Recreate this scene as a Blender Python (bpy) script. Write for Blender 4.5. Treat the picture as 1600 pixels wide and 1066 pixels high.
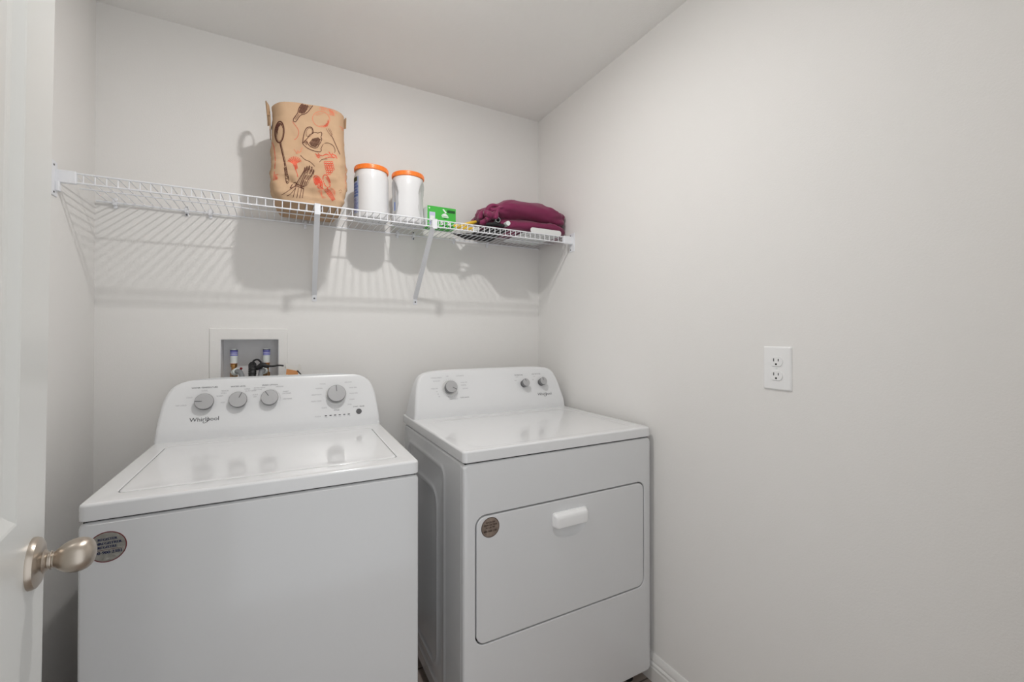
import bpy, bmesh, math, random
from mathutils import Vector, Matrix, noise
from mathutils.bvhtree import BVHTree
PI = math.pi
R = math.radians
for o in list(bpy.data.objects): bpy.data.objects.remove(o)
scn = bpy.context.scene
col = scn.collection

# ------------------------------------------------------------ camera
CAM_H = 1.2832
cd = bpy.data.cameras.new('camera'); cam = bpy.data.objects.new('camera', cd); col.objects.link(cam)
cam.location = (0, 0, CAM_H)
cam.rotation_euler = (R(90 + .3325), 0, -R(28.3067))
cd.sensor_fit = 'HORIZONTAL'; cd.sensor_width = 36.0
cd.lens = 36 * 680.4 / 1600
cd.shift_y = (519.9 - 533) / 1600
cd.clip_start = .02
scn.camera = cam

# ------------------------------------------------------------ light
world = bpy.data.worlds.new('world'); scn.world = world; world.use_nodes = True
bg = world.node_tree.nodes['Background']
bg.inputs['Color'].default_value = (.95, .975, 1.0, 1); bg.inputs['Strength'].default_value = .95
LX, LY, LZ = .31, 1.06, 2.382
ld = bpy.data.lights.new('ceiling_bulb', 'AREA'); ld.shape = 'DISK'; ld.size = .06; ld.energy = 4.9
ld.color = (1.0, .985, .965)
lo = bpy.data.objects.new('ceiling_bulb', ld); col.objects.link(lo); lo.location = (LX, LY, LZ)
pd = bpy.data.lights.new('dome_glow', 'POINT'); pd.shadow_soft_size = .026; pd.energy = 5.2; pd.color = (1.0, .985, .965)
po = bpy.data.objects.new('dome_glow', pd); col.objects.link(po); po.location = (LX, LY, LZ)
scn.view_settings.view_transform = 'Standard'; scn.view_settings.look = 'None'
scn.view_settings.gamma = 1; scn.view_settings.use_curve_mapping = False
scn.view_settings.exposure = 0.31

# ------------------------------------------------------------ materials
def lin(c): return tuple(((v / 12.92) if v <= .04045 else ((v + .055) / 1.055) ** 2.4) for v in c)
def mat(name, rgb, rough=.5, metal=0, bump=None, coat=0, aniso=0, var=None, spec=.5, emit=None, sheen=0, sss=0):
    m = bpy.data.materials.new(name); m.use_nodes = True; nt = m.node_tree; b = nt.nodes['Principled BSDF']
    c = (*lin(rgb), 1); b.inputs['Base Color'].default_value = c
    b.inputs['Roughness'].default_value = rough; b.inputs['Metallic'].default_value = metal
    b.inputs['Coat Weight'].default_value = coat; b.inputs['Coat Roughness'].default_value = .06
    b.inputs['Specular IOR Level'].default_value = spec
    b.inputs['Sheen Weight'].default_value = sheen
    if aniso: b.inputs['Anisotropic'].default_value = aniso
    if emit: b.inputs['Emission Color'].default_value = (*emit[0], 1); b.inputs['Emission Strength'].default_value = emit[1]
    tc = nt.nodes.new('ShaderNodeTexCoord')
    if bump:
        n = nt.nodes.new('ShaderNodeTexNoise'); n.inputs['Scale'].default_value = bump[0]; n.inputs['Detail'].default_value = 3
        bm_ = nt.nodes.new('ShaderNodeBump'); bm_.inputs['Strength'].default_value = bump[1]; bm_.inputs['Distance'].default_value = bump[2]
        nt.links.new(tc.outputs['Object'], n.inputs['Vector']); nt.links.new(n.outputs['Fac'], bm_.inputs['Height'])
        nt.links.new(bm_.outputs['Normal'], b.inputs['Normal'])
    if var:
        n = nt.nodes.new('ShaderNodeTexNoise'); n.inputs['Scale'].default_value = var[0]; n.inputs['Detail'].default_value = 4
        r = nt.nodes.new('ShaderNodeMixRGB'); r.inputs[1].default_value = c; r.inputs[2].default_value = (*lin(var[1]), 1)
        nt.links.new(tc.outputs['Object'], n.inputs['Vector']); nt.links.new(n.outputs['Fac'], r.inputs[0])
        nt.links.new(r.outputs[0], b.inputs['Base Color'])
    return m
PAINT = mat('wall_paint', (.93, .923, .913), .6, bump=(260, .22, .0012), spec=.3)
CEIL = mat('ceiling_paint', (.955, .95, .94), .8, bump=(160, .35, .002), spec=.2)
TRIM = mat('trim_paint', (.92, .915, .905), .35)
DOORP = mat('door_paint', (.865, .867, .855), .28)
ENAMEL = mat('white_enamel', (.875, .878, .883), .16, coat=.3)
ENAMEL_LIT = mat('white_enamel_lit', (.915, .917, .921), .13, coat=.4)  # same enamel as the cabinets, lightened to paint in light on the tops
CONSOLE = mat('console_plastic', (.905, .908, .913), .28)
GAP = mat('dark_gap', (.13, .13, .13), .8)
HANDLE = mat('white_plastic', (.96, .96, .96), .3)
KNOBG = mat('grey_brushed_plastic', (.71, .71, .715), .42, metal=.15)
KNOBR = mat('grey_knob_rim', (.50, .50, .505), .4, metal=.2)
KNOBD = mat('dark_grey_plastic', (.36, .36, .365), .4)
INK = mat('dark_ink', (.25, .25, .27), .5)
INKL = mat('pale_grey_ink', (.66, .66, .67), .5)
RINGW = mat('silver_ring', (.9, .9, .9), .25, metal=.3)
FOIL = mat('silver_foil', (.80, .79, .755), .35, metal=.2)
NAVY = mat('navy_ink', (.12, .15, .33), .5)
REDI = mat('dark_red_ink', (.42, .15, .16), .5)
BROWNI = mat('brown_ink', (.30, .23, .20), .5)
FOIL_TINT = mat('floor_tinted_foil', (.72, .645, .59), .4, metal=.1)  # silver foil with the floor's brown reflection painted into its colour
NICKEL = mat('satin_nickel', (.74, .70, .655), .33, metal=1, aniso=.4)
COATW = mat('white_vinyl_coating', (.93, .935, .95), .32)
SCREW = mat('steel_screw', (.42, .42, .43), .35, metal=.8)
KRAFT = mat('kraft_paper', (.765, .65, .535), .85, bump=(220, .2, .0008), var=(9, (.73, .60, .475)), spec=.15)
KRAFTD = mat('kraft_handle', (.72, .60, .48), .85, spec=.15)
SEPIA = mat('sepia_ink', (.36, .225, .19), .8, spec=.1)
SEPIAL = mat('light_sepia_ink', (.56, .41, .33), .8, spec=.1)
REDP = mat('red_ink', (.83, .33, .25), .8, spec=.1)
REDL = mat('pale_red_ink', (.86, .50, .39), .8, spec=.1)
TUBW = mat('white_tub_plastic', (.90, .90, .905), .25)
ORANGE = mat('orange_lid_plastic', (.97, .52, .20), .35)
BLUEL = mat('label_blue', (.42, .52, .78), .4)
BLUEP = mat('label_pale_blue', (.74, .79, .90), .4)
OLIVE = mat('label_olive', (.32, .34, .24), .5)
GREEN = mat('green_card', (.27, .72, .27), .45)
GREENW = mat('white_card_print', (.92, .94, .92), .5)
GREEND = mat('dark_green_print', (.10, .33, .13), .5)
LILAC = mat('lilac_print', (.80, .80, .90), .5)
YELLOW = mat('yellow_plastic', (.97, .80, .28), .35)
BURG = mat('burgundy_cloth', (.52, .15, .33), .62, bump=(500, .15, .0006), sheen=.25, var=(14, (.45, .12, .27)), spec=.3)
BLACKC = mat('black_cloth', (.10, .10, .11), .8)
TUBEM = mat('grey_tube', (.62, .64, .64), .3, metal=.6)
CAPW = mat('white_cap', (.90, .92, .91), .35)
SHEETP = mat('white_sheet_plastic', (.90, .905, .90), .3)
BRASS = mat('brass', (.78, .60, .38), .3, metal=.9)
COPPER = mat('copper', (.85, .55, .38), .3, metal=.9)
LABELB = mat('violet_blue_label', (.50, .50, .80), .4)
RUBBER = mat('black_rubber', (.10, .10, .11), .45)
GREYH = mat('grey_hose', (.52, .53, .54), .4)
BOXP = mat('valve_box_plastic', (.94, .94, .945), .45)
REDV = mat('red_handle', (.60, .16, .17), .4)
ORT = mat('orange_tag_print', (.86, .60, .38), .5)
PAPER = mat('white_paper', (.90, .89, .87), .7)
SLOT = mat('slot_black', (.04, .04, .04), .8)
FOOTM = mat('black_foot', (.07, .07, .07), .6)

def floor_mat():
    m = bpy.data.materials.new('wood_look_tile'); m.use_nodes = True; nt = m.node_tree; b = nt.nodes['Principled BSDF']
    tc = nt.nodes.new('ShaderNodeTexCoord'); mp = nt.nodes.new('ShaderNodeMapping')
    br = nt.nodes.new('ShaderNodeTexBrick'); br.inputs['Scale'].default_value = 1
    br.inputs['Brick Width'].default_value = .9; br.inputs['Row Height'].default_value = .15; br.inputs['Mortar Size'].default_value = .003
    br.inputs['Color1'].default_value = (*lin((.74, .68, .64)), 1); br.inputs['Color2'].default_value = (*lin((.68, .62, .58)), 1)
    br.inputs['Mortar'].default_value = (*lin((.42, .39, .36)), 1)
    n = nt.nodes.new('ShaderNodeTexNoise'); n.inputs['Scale'].default_value = 6; n.inputs['Detail'].default_value = 6
    mp.inputs['Scale'].default_value = (1, 9, 1)
    mx = nt.nodes.new('ShaderNodeMixRGB'); mx.blend_type = 'MULTIPLY'; mx.inputs[0].default_value = .30
    nt.links.new(tc.outputs['Object'], br.inputs['Vector']); nt.links.new(tc.outputs['Object'], mp.inputs['Vector'])
    nt.links.new(mp.outputs[0], n.inputs['Vector']); nt.links.new(br.outputs['Color'], mx.inputs[1]); nt.links.new(n.outputs['Fac'], mx.inputs[2])
    nt.links.new(mx.outputs[0], b.inputs['Base Color']); b.inputs['Roughness'].default_value = .35
    return m
FLOOR = floor_mat()

# ------------------------------------------------------------ mesh helpers
def rrect(x0, x1, y0, y1, r, n=5):
    r = max(1e-5, min(r, (x1 - x0) / 2 - 1e-6, (y1 - y0) / 2 - 1e-6)); out = []
    for cx, cy, a0 in ((x1 - r, y0 + r, -90), (x1 - r, y1 - r, 0), (x0 + r, y1 - r, 90), (x0 + r, y0 + r, 180)):
        for i in range(n + 1):
            a = R(a0 + 90 * i / n); out.append((cx + r * math.cos(a), cy + r * math.sin(a)))
    return out
def ell(cx, cy, rx, ry, n=5):
    N = 4 * (n + 1); return [(cx + rx * math.cos(R(-90 + 360 * (i + .5) / N - 180 / N * 0)), cy + ry * math.sin(R(-90 + 360 * (i + .5) / N))) for i in range(N)]

class MB:
    def __init__(s): s.v = []; s.f = []; s.m = []; s.mats = []
    def mi(s, m):
        if m not in s.mats: s.mats.append(m)
        return s.mats.index(m)
    def add(s, vs, fs, m):
        b = len(s.v); k = s.mi(m); s.v += [Vector(q) for q in vs]
        for f in fs: s.f.append([b + i for i in f]); s.m.append(k)
    def loft(s, loops, m, c0=True, c1=True):
        n = len(loops[0]); vs = [p for L in loops for p in L]; fs = []
        for j in range(len(loops) - 1):
            for i in range(n):
                a, b = j * n + i, j * n + (i + 1) % n
                fs.append((a, b, b + n, a + n))
        if c0: fs.append(tuple(reversed(range(n))))
        if c1: fs.append(tuple(range((len(loops) - 1) * n, len(loops) * n)))
        s.add(vs, fs, m)
    def rbox(s, x0, x1, y0, y1, z0, z1, m, rv=.004, re=.003, n=4, top=True, bot=True):
        L = []; k = 3
        if bot:
            for i in range(k): a = R(90 * i / k); L.append((re * (1 - math.sin(a)), z0 + re * (1 - math.cos(a))))
        L.append((0, z0 + (re if bot else 0))); L.append((0, z1 - (re if top else 0)))
        if top:
            for i in range(1, k + 1): a = R(90 * i / k); L.append((re * (1 - math.cos(a)), z1 - re + re * math.sin(a)))
        s.loft([[(x, y, z) for x, y in rrect(x0 + d, x1 - d, y0 + d, y1 - d, max(rv - d, 1e-4), n)] for d, z in L], m)
    def xz(s, seq, m, n=5, c0=True, c1=True):           # seq of ((x0,x1,z0,z1,r), y)
        s.loft([[(x, y, z) for x, z in rrect(*q, n)] for q, y in seq], m, c0, c1)
    def rev(s, prof, m, c=(0, 0, 0), axis='Z', n=32, M4=None, caps=True):
        loops = []
        for r, h in prof:
            r = max(r, 1e-5); L = []
            for i in range(n):
                a = 2 * PI * i / n; x, y = r * math.cos(a), r * math.sin(a)
                p = Vector((x, y, h)) if axis == 'Z' else (Vector((x, -h, y)) if axis == '-Y' else Vector((h, x, y)))
                L.append(M4 @ p if M4 else p + Vector(c))
            loops.append(L)
        s.loft(loops, m, caps, caps)
    def tube(s, pts, r, m, n=8, caps=True):
        pts = [Vector(p) for p in pts]; loops = []; up = None
        for i, p in enumerate(pts):
            t = (pts[min(i + 1, len(pts) - 1)] - pts[max(i - 1, 0)]).normalized()
            if up is None: up = t.orthogonal().normalized()
            up = (up - t * up.dot(t)).normalized(); w = t.cross(up)
            rr = r[i] if isinstance(r, (list, tuple)) else r
            loops.append([p + (up * math.cos(2 * PI * k / n) + w * math.sin(2 * PI * k / n)) * rr for k in range(n)])
        s.loft(loops, m, caps, caps)
    def text(s, st, M4, size, m, align='CENTER'):
        vs, fs = textmesh(st, align)
        s.add([M4 @ Vector((v[0] * size, v[1] * size, 0)) for v in vs], fs, m)
    def build(s, name, parent=None, origin=None, recalc=True, sharp=35, world=False, wn=True):
        me = bpy.data.meshes.new(name)
        off = Vector(origin) if origin else Vector((0, 0, 0))
        if world and parent is not None:
            p = parent; off = Vector((0, 0, 0))
            while p is not None: off += p.location; p = p.parent
        me.from_pydata([tuple(v - off) for v in s.v], [], s.f)
        for m in s.mats: me.materials.append(m)
        me.polygons.foreach_set('material_index', s.m)
        b = bmesh.new(); b.from_mesh(me)
        if recalc: bmesh.ops.recalc_face_normals(b, faces=b.faces)
        for f in b.faces: f.smooth = True
        for e in b.edges:
            if len(e.link_faces) == 2 and e.calc_face_angle(0) > R(sharp): e.smooth = False
        b.to_mesh(me); b.free()
        o = bpy.data.objects.new(name, me); col.objects.link(o)
        if parent is not None: o.parent = parent
        elif origin: o.location = origin
        if wn:
            w = o.modifiers.new('weighted', 'WEIGHTED_NORMAL'); w.keep_sharp = True; w.weight = 50
        return o
_tc = {}
def textmesh(st, align):
    k = (st, align)
    if k not in _tc:
        cu = bpy.data.curves.new('t', 'FONT'); cu.body = st; cu.size = 1; cu.align_x = align; cu.align_y = 'CENTER'; cu.resolution_u = 2
        o = bpy.data.objects.new('t', cu); me = bpy.data.meshes.new_from_object(o)
        _tc[k] = ([tuple(v.co) for v in me.vertices], [tuple(p.vertices) for p in me.polygons])
        bpy.data.objects.remove(o); bpy.data.meshes.remove(me); bpy.data.curves.remove(cu)
    return _tc[k]
def catmull(P, k=6):
    P = [Vector(p) for p in P]; out = []
    for i in range(len(P) - 1):
        a, b, c, d = P[max(i - 1, 0)], P[i], P[i + 1], P[min(i + 2, len(P) - 1)]
        for j in range(k):
            t = j / k; out.append(.5 * ((2 * b) + (c - a) * t + (2 * a - 5 * b + 4 * c - d) * t * t + (3 * b - a - 3 * c + d) * t ** 3))
    out.append(P[-1]); return out
def tag(o, label, cat, group=None, kind=None):
    o['label'] = label; o['category'] = cat
    if group: o['group'] = group
    if kind: o['kind'] = kind
def thing(name, loc, label, cat, rz=0, group=None):
    o = bpy.data.objects.new(name, None); col.objects.link(o); o.location = loc; o.rotation_euler = (0, 0, rz)
    o.empty_display_size = .05; tag(o, label, cat, group); return o
def struct(name, mb, label, cat, origin=None, **k):
    o = mb.build(name, origin=origin, **k); tag(o, label, cat, kind='structure'); return o
def box(mb, x0, x1, y0, y1, z0, z1, m):
    mb.add([(x0, y0, z0), (x1, y0, z0), (x1, y1, z0), (x0, y1, z0), (x0, y0, z1), (x1, y0, z1), (x1, y1, z1), (x0, y1, z1)],
           [(0, 3, 2, 1), (4, 5, 6, 7), (0, 1, 5, 4), (1, 2, 6, 5), (2, 3, 7, 6), (3, 0, 4, 7)], m)

# ------------------------------------------------------------ room
XL, XR, YB, YF, CZ = -.5537, 1.2369, 1.9956, .075, 2.4342
T = .12
BX0, BX1, BZ0, BZ1 = -.193, .006, 1.075, 1.268        # opening for the valve box
m = MB(); box(m, XL - T, XR + T, YF - T, YB + T, -.1, 0, FLOOR); struct('floor', m, 'greyish brown wood look floor under the machines', 'floor')
m = MB(); box(m, XL - T, XR + T, YF - T, YB + T, CZ, CZ + .1, CEIL); struct('ceiling', m, 'plain white painted ceiling above the laundry room', 'ceiling')
m = MB(); box(m, XL - T, XL, YF - T, YB + T, 0, CZ, PAINT); struct('wall_left', m, 'off-white painted wall left of the washer', 'wall')
m = MB(); box(m, XR, XR + T, YF - T, YB + T, 0, CZ, PAINT); struct('wall_right', m, 'large off-white painted wall right of the dryer with outlet', 'wall')
m = MB()
def wall_with_hole(m, x0, x1, y0, y1, z0, z1, hx0, hx1, hz0, hz1, mt):
    P = [(x0, z0), (x1, z0), (x1, z1), (x0, z1)]; H = [(hx0, hz0), (hx1, hz0), (hx1, hz1), (hx0, hz1)]
    m.loft([[(x, y1, z) for x, z in H], [(x, y0, z) for x, z in H], [(x, y0, z) for x, z in P], [(x, y1, z) for x, z in P], [(x, y1, z) for x, z in H]], mt, False, False)
wall_with_hole(m, XL, XR, YB, YB + T, 0, CZ, BX0, BX1, BZ0, BZ1, PAINT)
struct('wall_back', m, 'off-white painted wall behind the washer, dryer and wire shelf', 'wall')
# wall with the doorway the photograph is taken from
DX0, DX1, DZ = -.235, .62, 2.06
m = MB(); P = [(XL, 0), (DX0, 0), (DX0, DZ), (DX1, DZ), (DX1, 0), (XR, 0), (XR, CZ), (XL, CZ)]
m.loft([[(x, YF, z) for x, z in P], [(x, YF - T, z) for x, z in P]], PAINT)
struct('wall_front', m, 'off-white wall with the doorway opposite the machines', 'wall')

def baseboard(name, A, B, inward, label):
    prof = [(0, 0), (.0135, 0), (.0135, .052), (.0125, .054), (.0115, .058), (.0115, .062), (.0135, .0645), (.0125, .068), (.0105, .071), (.0085, .072), (.0085, .076), (.0095, .079), (.008, .088), (.0055, .097), (.003, .1015), (0, .1018)]
    A = Vector(A); B = Vector(B); n = Vector(inward); m = MB()
    m.loft([[A + n * d + Vector((0, 0, z)) for d, z in prof], [B + n * d + Vector((0, 0, z)) for d, z in prof]], TRIM)
    struct(name, m, label, 'baseboard', sharp=25)
baseboard('baseboard_right', (XR, YF, 0), (XR, YB, 0), (-1, 0, 0), 'white moulded baseboard along the right wall beside the dryer')
baseboard('baseboard_back', (XL, YB, 0), (XR, YB, 0), (0, -1, 0), 'white moulded baseboard behind the machines')
baseboard('baseboard_left', (XL, YF, 0), (XL, YB, 0), (1, 0, 0), 'white moulded baseboard along the left wall')

# ceiling fixture (just outside the frame, gives the room its light)
t = thing('ceiling_light', (LX, LY, CZ), 'round flush ceiling light over the middle of the laundry room', 'ceiling light')
m = MB(); m.rev([(.11, 0), (.11, -.012), (.105, -.02), (.058, -.024), (.055, -.045), (.052, -.047), (.052, -.03), (.0001, -.03)], HANDLE, n=48); m.build('canopy', t)

# ------------------------------------------------------------ door
K = Vector((-.2815, .7985, .985)); PH = R(7); DW = .762; DT = .035
sd = Vector((-math.sin(PH), math.cos(PH), 0)); nd = Vector((math.cos(PH), math.sin(PH), 0))
K = K - nd * .0
LEAN = R(.55)
hinge = K + sd * (.055 - DW) - nd * (.985 * math.sin(LEAN)); hinge.z = 0
kx = DW - .055
m = MB()
def half(z0, z1, pz0, pz1):
    seq = [((0, DW, z0, z1, 1e-5), DT), ((0, DW, z0, z1, 1e-5), 0)]
    for d, y in ((0, 0), (.003, .001), (.009, .005), (.016, .0085), (.020, .0092), (.026, .0092), (.030, .0085), (.052, .0035), (.056, .003)):
        seq.append(((.113 + d, DW - .113 - d, pz0 + d, pz1 - d, 1e-5), y))
    m.xz(seq, DOORP, n=1)
half(.012, .958, .23, .845); half(.958, 2.04, 1.056, 1.925)
door = m.build('door_1', sharp=12); door.location = hinge; door.rotation_euler = (LEAN, 0, R(90) + PH)
tag(door, 'white panel door standing open at the left edge', 'door', kind='structure')
m = MB()
kz = .985
m.rev([(.0325, 0), (.0325, .003), (.031, .0065), (.027, .009), (.021, .0105), (.0165, .0115)], NICKEL, (kx, 0, kz), '-Y', 48)
rose_prof = m
knob = m.build('door_knob', door, sharp=30); knob['label'] = 'satin nickel egg shaped door knob'
m = MB()
m.rev([(.0155, .0105), (.0145, .0125), (.0115, .015), (.0105, .0155), (.0105, .0172), (.0118, .0178), (.0116, .0190), (.0098, .0196), (.0100, .0212), (.0125, .0238), (.0160, .0275), (.0192, .0325), (.0212, .0380), (.0220, .0432), (.0216, .0482), (.0198, .0532), (.0165, .0575), (.0122, .0602), (.007, .0617), (.003, .0622), (.0004, .0623)],
      NICKEL, (kx, 0, kz), '-Y', 48)
m.build('knob_grip', knob, sharp=35)
m = MB(); m.rbox(DW - .001, DW + .0012, .005, .03, .93, 1.04, NICKEL, .001, .0005); m.build('latch_plate', door)

# ------------------------------------------------------------ appliances
def console_levels(lv, W, y0, z0, kink, ztop, ytop, yback):
    """lv: (z, inset) rows; returns lofted loops and the face function yf(z)"""
    def yf(z):
        if z < kink: return y0 + .10 * (z - z0)
        yk = y0 + .10 * (kink - z0); return yk + (ytop - yk) * (z - kink) / (ztop - kink)
    loops = []
    for z, ins, dy in lv:
        yb = yback - .25 * (z - z0)
        loops.append([(x, y, z) for x, y in rrect(ins, W - ins, yf(z) + dy, yb, .012 if dy < .008 else .006, 5)])
    return loops, yf
def face_frame(x, z, yf, lift=.0006, rot=0):
    k = (yf(z + .001) - yf(z - .001)) / .002
    Y = Vector((0, k, 1)).normalized(); X = Vector((1, 0, 0)); N = X.cross(Y)
    o = Vector((x, yf(z), z)) + N * lift
    M4 = Matrix(((X.x, Y.x, N.x, o.x), (X.y, Y.y, N.y, o.y), (X.z, Y.z, N.z, o.z), (0, 0, 0, 1)))
    return M4 @ Matrix.Rotation(rot, 4, 'Z')
def knob_on(par, x, z, yf, r, h, ptr, ring=0, name='control_knob', dark=KNOBD):
    F = face_frame(x, z, yf, 0); m = MB()
    m.rev([(r * .90, 0), (r * .92, h * .45), (r * .93, h * .55)], dark, n=40, M4=F)
    m.rev([(r * .93, h * .5), (r * .99, h * .62), (r, h * .86), (r * .985, h * .96), (r * .945, h)], KNOBR, n=40, M4=F, caps=False)
    m.rev([(r * .945, h), (r * .90, h + .0002), (.0002, h + .0006)], KNOBG, n=40, M4=F)
    if ring: m.rev([(ring, 0), (ring, .0015), (ring - .002, .003), (r, .003)], RINGW, n=48, M4=F)
    o = m.build(name, par, sharp=32)
    m = MB(); G = F @ Matrix.Rotation(ptr, 4, 'Z')
    q = [G @ Vector(p) for p in ((-.0011, r * .22, h + .0013), (.0011, r * .22, h + .0013), (.0011, r * .93, h + .0008), (-.0011, r * .93, h + .0008))]
    m.add(q, [(0, 1, 2, 3)], KNOBD); m.build('pointer_mark', o, recalc=False)
    return o
def logo(m, x, z, yf, w, ink):
    s = w / 3.72
    m.text('Whirlpool', face_frame(x, z, yf), s, ink)
    pts = [(w * -.02, -w * .085), (w * -.055, -w * .13), (w * -.03, -w * .165), (w * .04, -w * .155), (w * .115, -w * .10), (w * .16, -w * .02), (w * .15, w * .06), (w * .10, w * .10)]
    F = face_frame(x, z, yf); C = catmull([(p[0], p[1], 0) for p in pts], 3)
    for i in range(len(C) - 1):
        d = (C[i + 1] - C[i]).normalized(); n = Vector((-d.y, d.x, 0)) * w * .008
        m.add([F @ (C[i] - n), F @ (C[i + 1] - n), F @ (C[i + 1] + n), F @ (C[i] + n)], [(0, 1, 2, 3)], ink)

def lifted_deck(m, W, D, z0, z1, lid, mt, depth):
    e = .007; L = []
    L.append((rrect(0.002, W - .002, .002, D, .012), z0)); L.append((rrect(0, W, 0, D, .014), z0 + .002)); L.append((rrect(0, W, 0, D, .014), z1 - e))
    for a in (30, 60, 90): d = e * (1 - math.cos(R(a))); L.append((rrect(d, W - d, d, D - d, .014), z1 - e + e * math.sin(R(a))))
    L.append((rrect(lid[0] - .003, lid[1] + .003, lid[2] - .003, lid[3] + .003, lid[4] + .003), z1))
    L.append((rrect(lid[0], lid[1], lid[2], lid[3], lid[4]), z1 - min(.002, depth)))
    if depth > .003: L.append((rrect(lid[0], lid[1], lid[2], lid[3], lid[4]), z1 - depth))
    m.loft([[(x, y, z) for x, y in P] for P, z in L], mt)
def feet(par, W, D, h):
    for x in (.06, W - .06):
        for y in (.06, D - .06):
            m = MB(); m.rev([(.02, 0), (.02, .008), (.012, .012), (.008, h + .004)], FOOTM, (x, y, 0)); m.build('leveling_foot', par)

# --- washer
W = .7009
WT = thing('washing_machine', (-.3562, 1.1914, 0), 'white top-loading washing machine with four grey knobs, left of the dryer', 'washing machine', -R(1.019))
m = MB(); WD = .66
e = .011
m.xz([
      ((.007, W - .007, .045, .8945, .012), 0), ((.002, W - .002, .04, .8985, .014), .004), ((0, W, .038, .9, .014), .011), ((0, W, .038, .9, .012), WD), ], ENAMEL)
m.build('cabinet', WT, sharp=40)
m = MB(); box(m, .008, W - .008, .008, WD - .01, .893, .904, GAP); m.build('gap_shade', WT)  # dark filler painting the shade in the gap below the deck
m = MB(); LID = (.045, .656, .055, .503, .022)
lifted_deck(m, W, .70, .9028, .9388, LID, ENAMEL_LIT, .010); m.build('top_deck', WT, sharp=40)
m = MB(); g = .0025
zs = [(0, .9295), (0, .9372), (.0012, .9388), (.004, .9394)]
L = [[(x, y, z) for x, y in rrect(LID[0] + g + d, LID[1] - g - d, LID[2] + g + d, LID[3] - g - d, .02)] for d, z in zs]
# lid surface: flat rim falling into a very shallow dish
L += [[(x, y, z) for x, y in rrect(LID[0] + g + d, LID[1] - g - d, LID[2] + g + d * .8, LID[3] - g - d, .02)] for d, z in ((.016, .9395), (.03, .9385), (.06, .9378), (.12, .9376))]
m.loft(L, ENAMEL_LIT); m.build('lid', WT, sharp=40)
lvW = [(.9388, 0, 0), (.96, .002, 0), (.975, .0035, 0), (1.0, .006, 0), (1.042, .0115, 0), (1.06, .015, 0), (1.08, .0215, 0), (1.095, .0285, 0), (1.107, .038, 0), (1.1155, .049, 0), (1.122, .062, .0005), (1.127, .079, .001), (1.1305, .098, .002), (1.133, .122, .004), (1.1345, .155, .007), (1.135, .20, .013)]
L, yW = console_levels(lvW, W, .56, .9388, .972, 1.135, .628, .675)
m = MB(); m.loft(L, CONSOLE); con = m.build('control_console', WT, sharp=50)
KW = [(.131, 1.059, .0275, .021, R(88)), (.227, 1.059, .0275, .021, R(-25)), (.322, 1.060, .0275, .021, R(32)), (.543, 1.060, .0325, .026, R(2))]
for i, (x, z, r, h, p) in enumerate(KW): knob_on(WT, x, z - .004, yW, r, h, p, .037 if i == 3 else 0)
m = MB(); F = face_frame(.622, .991, yW, 0); m.rev([(.0102, 0), (.0102, .0015), (.0092, .0022), (.0002, .0022)], KNOBD, n=24, M4=F); m.build('start_button', WT)
def marks(yf, items, par, name='dial_markings', extra=None):
    m = MB()
    for s_, x, z, size, ink in items:
        if s_: m.text(s_, face_frame(x, z, yf), size, ink)
    if extra: extra(m)
    return m.build(name, par, recalc=False, wn=False)
def cl(title, size, L): return ([(title[0], title[1], title[2], .0072, INK)] if title else []) + [(a_, b_, c_, size, INKL) for a_, b_, c_ in L]
marks(yW, cl(('WATER TEMPERATURE', .128, 1.104), .0062, [('TAP COLD', .066, 1.050), ('COLD', .087, 1.074), ('COOL', .128, 1.094), ('WARM', .172, 1.074), ('HOT', .182, 1.052)]), con)
marks(yW, cl(('WATER LEVEL', .225, 1.103), .0058, [('MEDIUM', .186, 1.090), ('SMALL', .183, 1.083), ('LARGE', .252, 1.093), ('AUTO SENSE', .263, 1.086)]), con)
def guide(m):
    F = face_frame(.322, 1.056, yW)
    for i in range(16):
        a, b = R(-20 + i * 7), R(-20 + (i + 1) * 7); r0, r1 = .0332, .0338
        m.add([F @ Vector((r_ * math.cos(c), r_ * math.sin(c), 0)) for r_, c in ((r0, a), (r1, a), (r1, b), (r0, b))], [(0, 1, 2, 3)], INKL)
marks(yW, cl(('WASH OPTION', .322, 1.103), .0058, [('EXTRA RINSE', .290, 1.095), ('NO SOAK', .285, 1.089), ('PRESOAK', .353, 1.096), ('FABRIC', .373, 1.078), ('SOFTENER', .376, 1.071), ('DEEP RINSE', .378, 1.052), ('AUTO', .277, 1.072), ('OFF', .276, 1.065)]), con, extra=guide)
marks(yW, cl(None, .0058, [('NORMAL', .484, 1.082), ('HEAVY DUTY', .475, 1.060), ('BULKY ITEMS', .474, 1.037), ('CASUAL', .497, 1.098), ('DELICATE', .588, 1.100), ('RINSE SPIN', .605, 1.079), ('DRAIN SPIN', .606, 1.058), ('CLEAN', .599, 1.036), ('SOAK', .59, 1.018), ('QUICK', .50, 1.012)]) + [('CYCLE', .543, 1.001, .0062, INK)], con)
marks(yW, [('START', .611, 1.0085, .0062, INK), ('PAUSE', .634, 1.0085, .0062, INK)], con, 'button_label')
def dashes(m):
    for i, s_ in enumerate(('SENSE', '', 'WASH', 'RINSE', 'SPIN', 'DONE')):
        x = .505 + .016 * i; F = face_frame(x, .984, yW)
        m.add([F @ Vector(p) for p in ((-.0038, -.0016, 0), (.0038, -.0016, 0), (.0038, .0016, 0), (-.0038, .0016, 0))], [(0, 1, 2, 3)], INK)
        if s_: m.text(s_, face_frame(x, .9785, yW), .0036, INKL)
marks(yW, [('STATUS', .478, .983, .0058, INKL)], con, 'status_lights', dashes)
m = MB(); logo(m, .133, 1.0025, yW, .073, INK); m.build('logo', con, recalc=False, wn=False)
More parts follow.
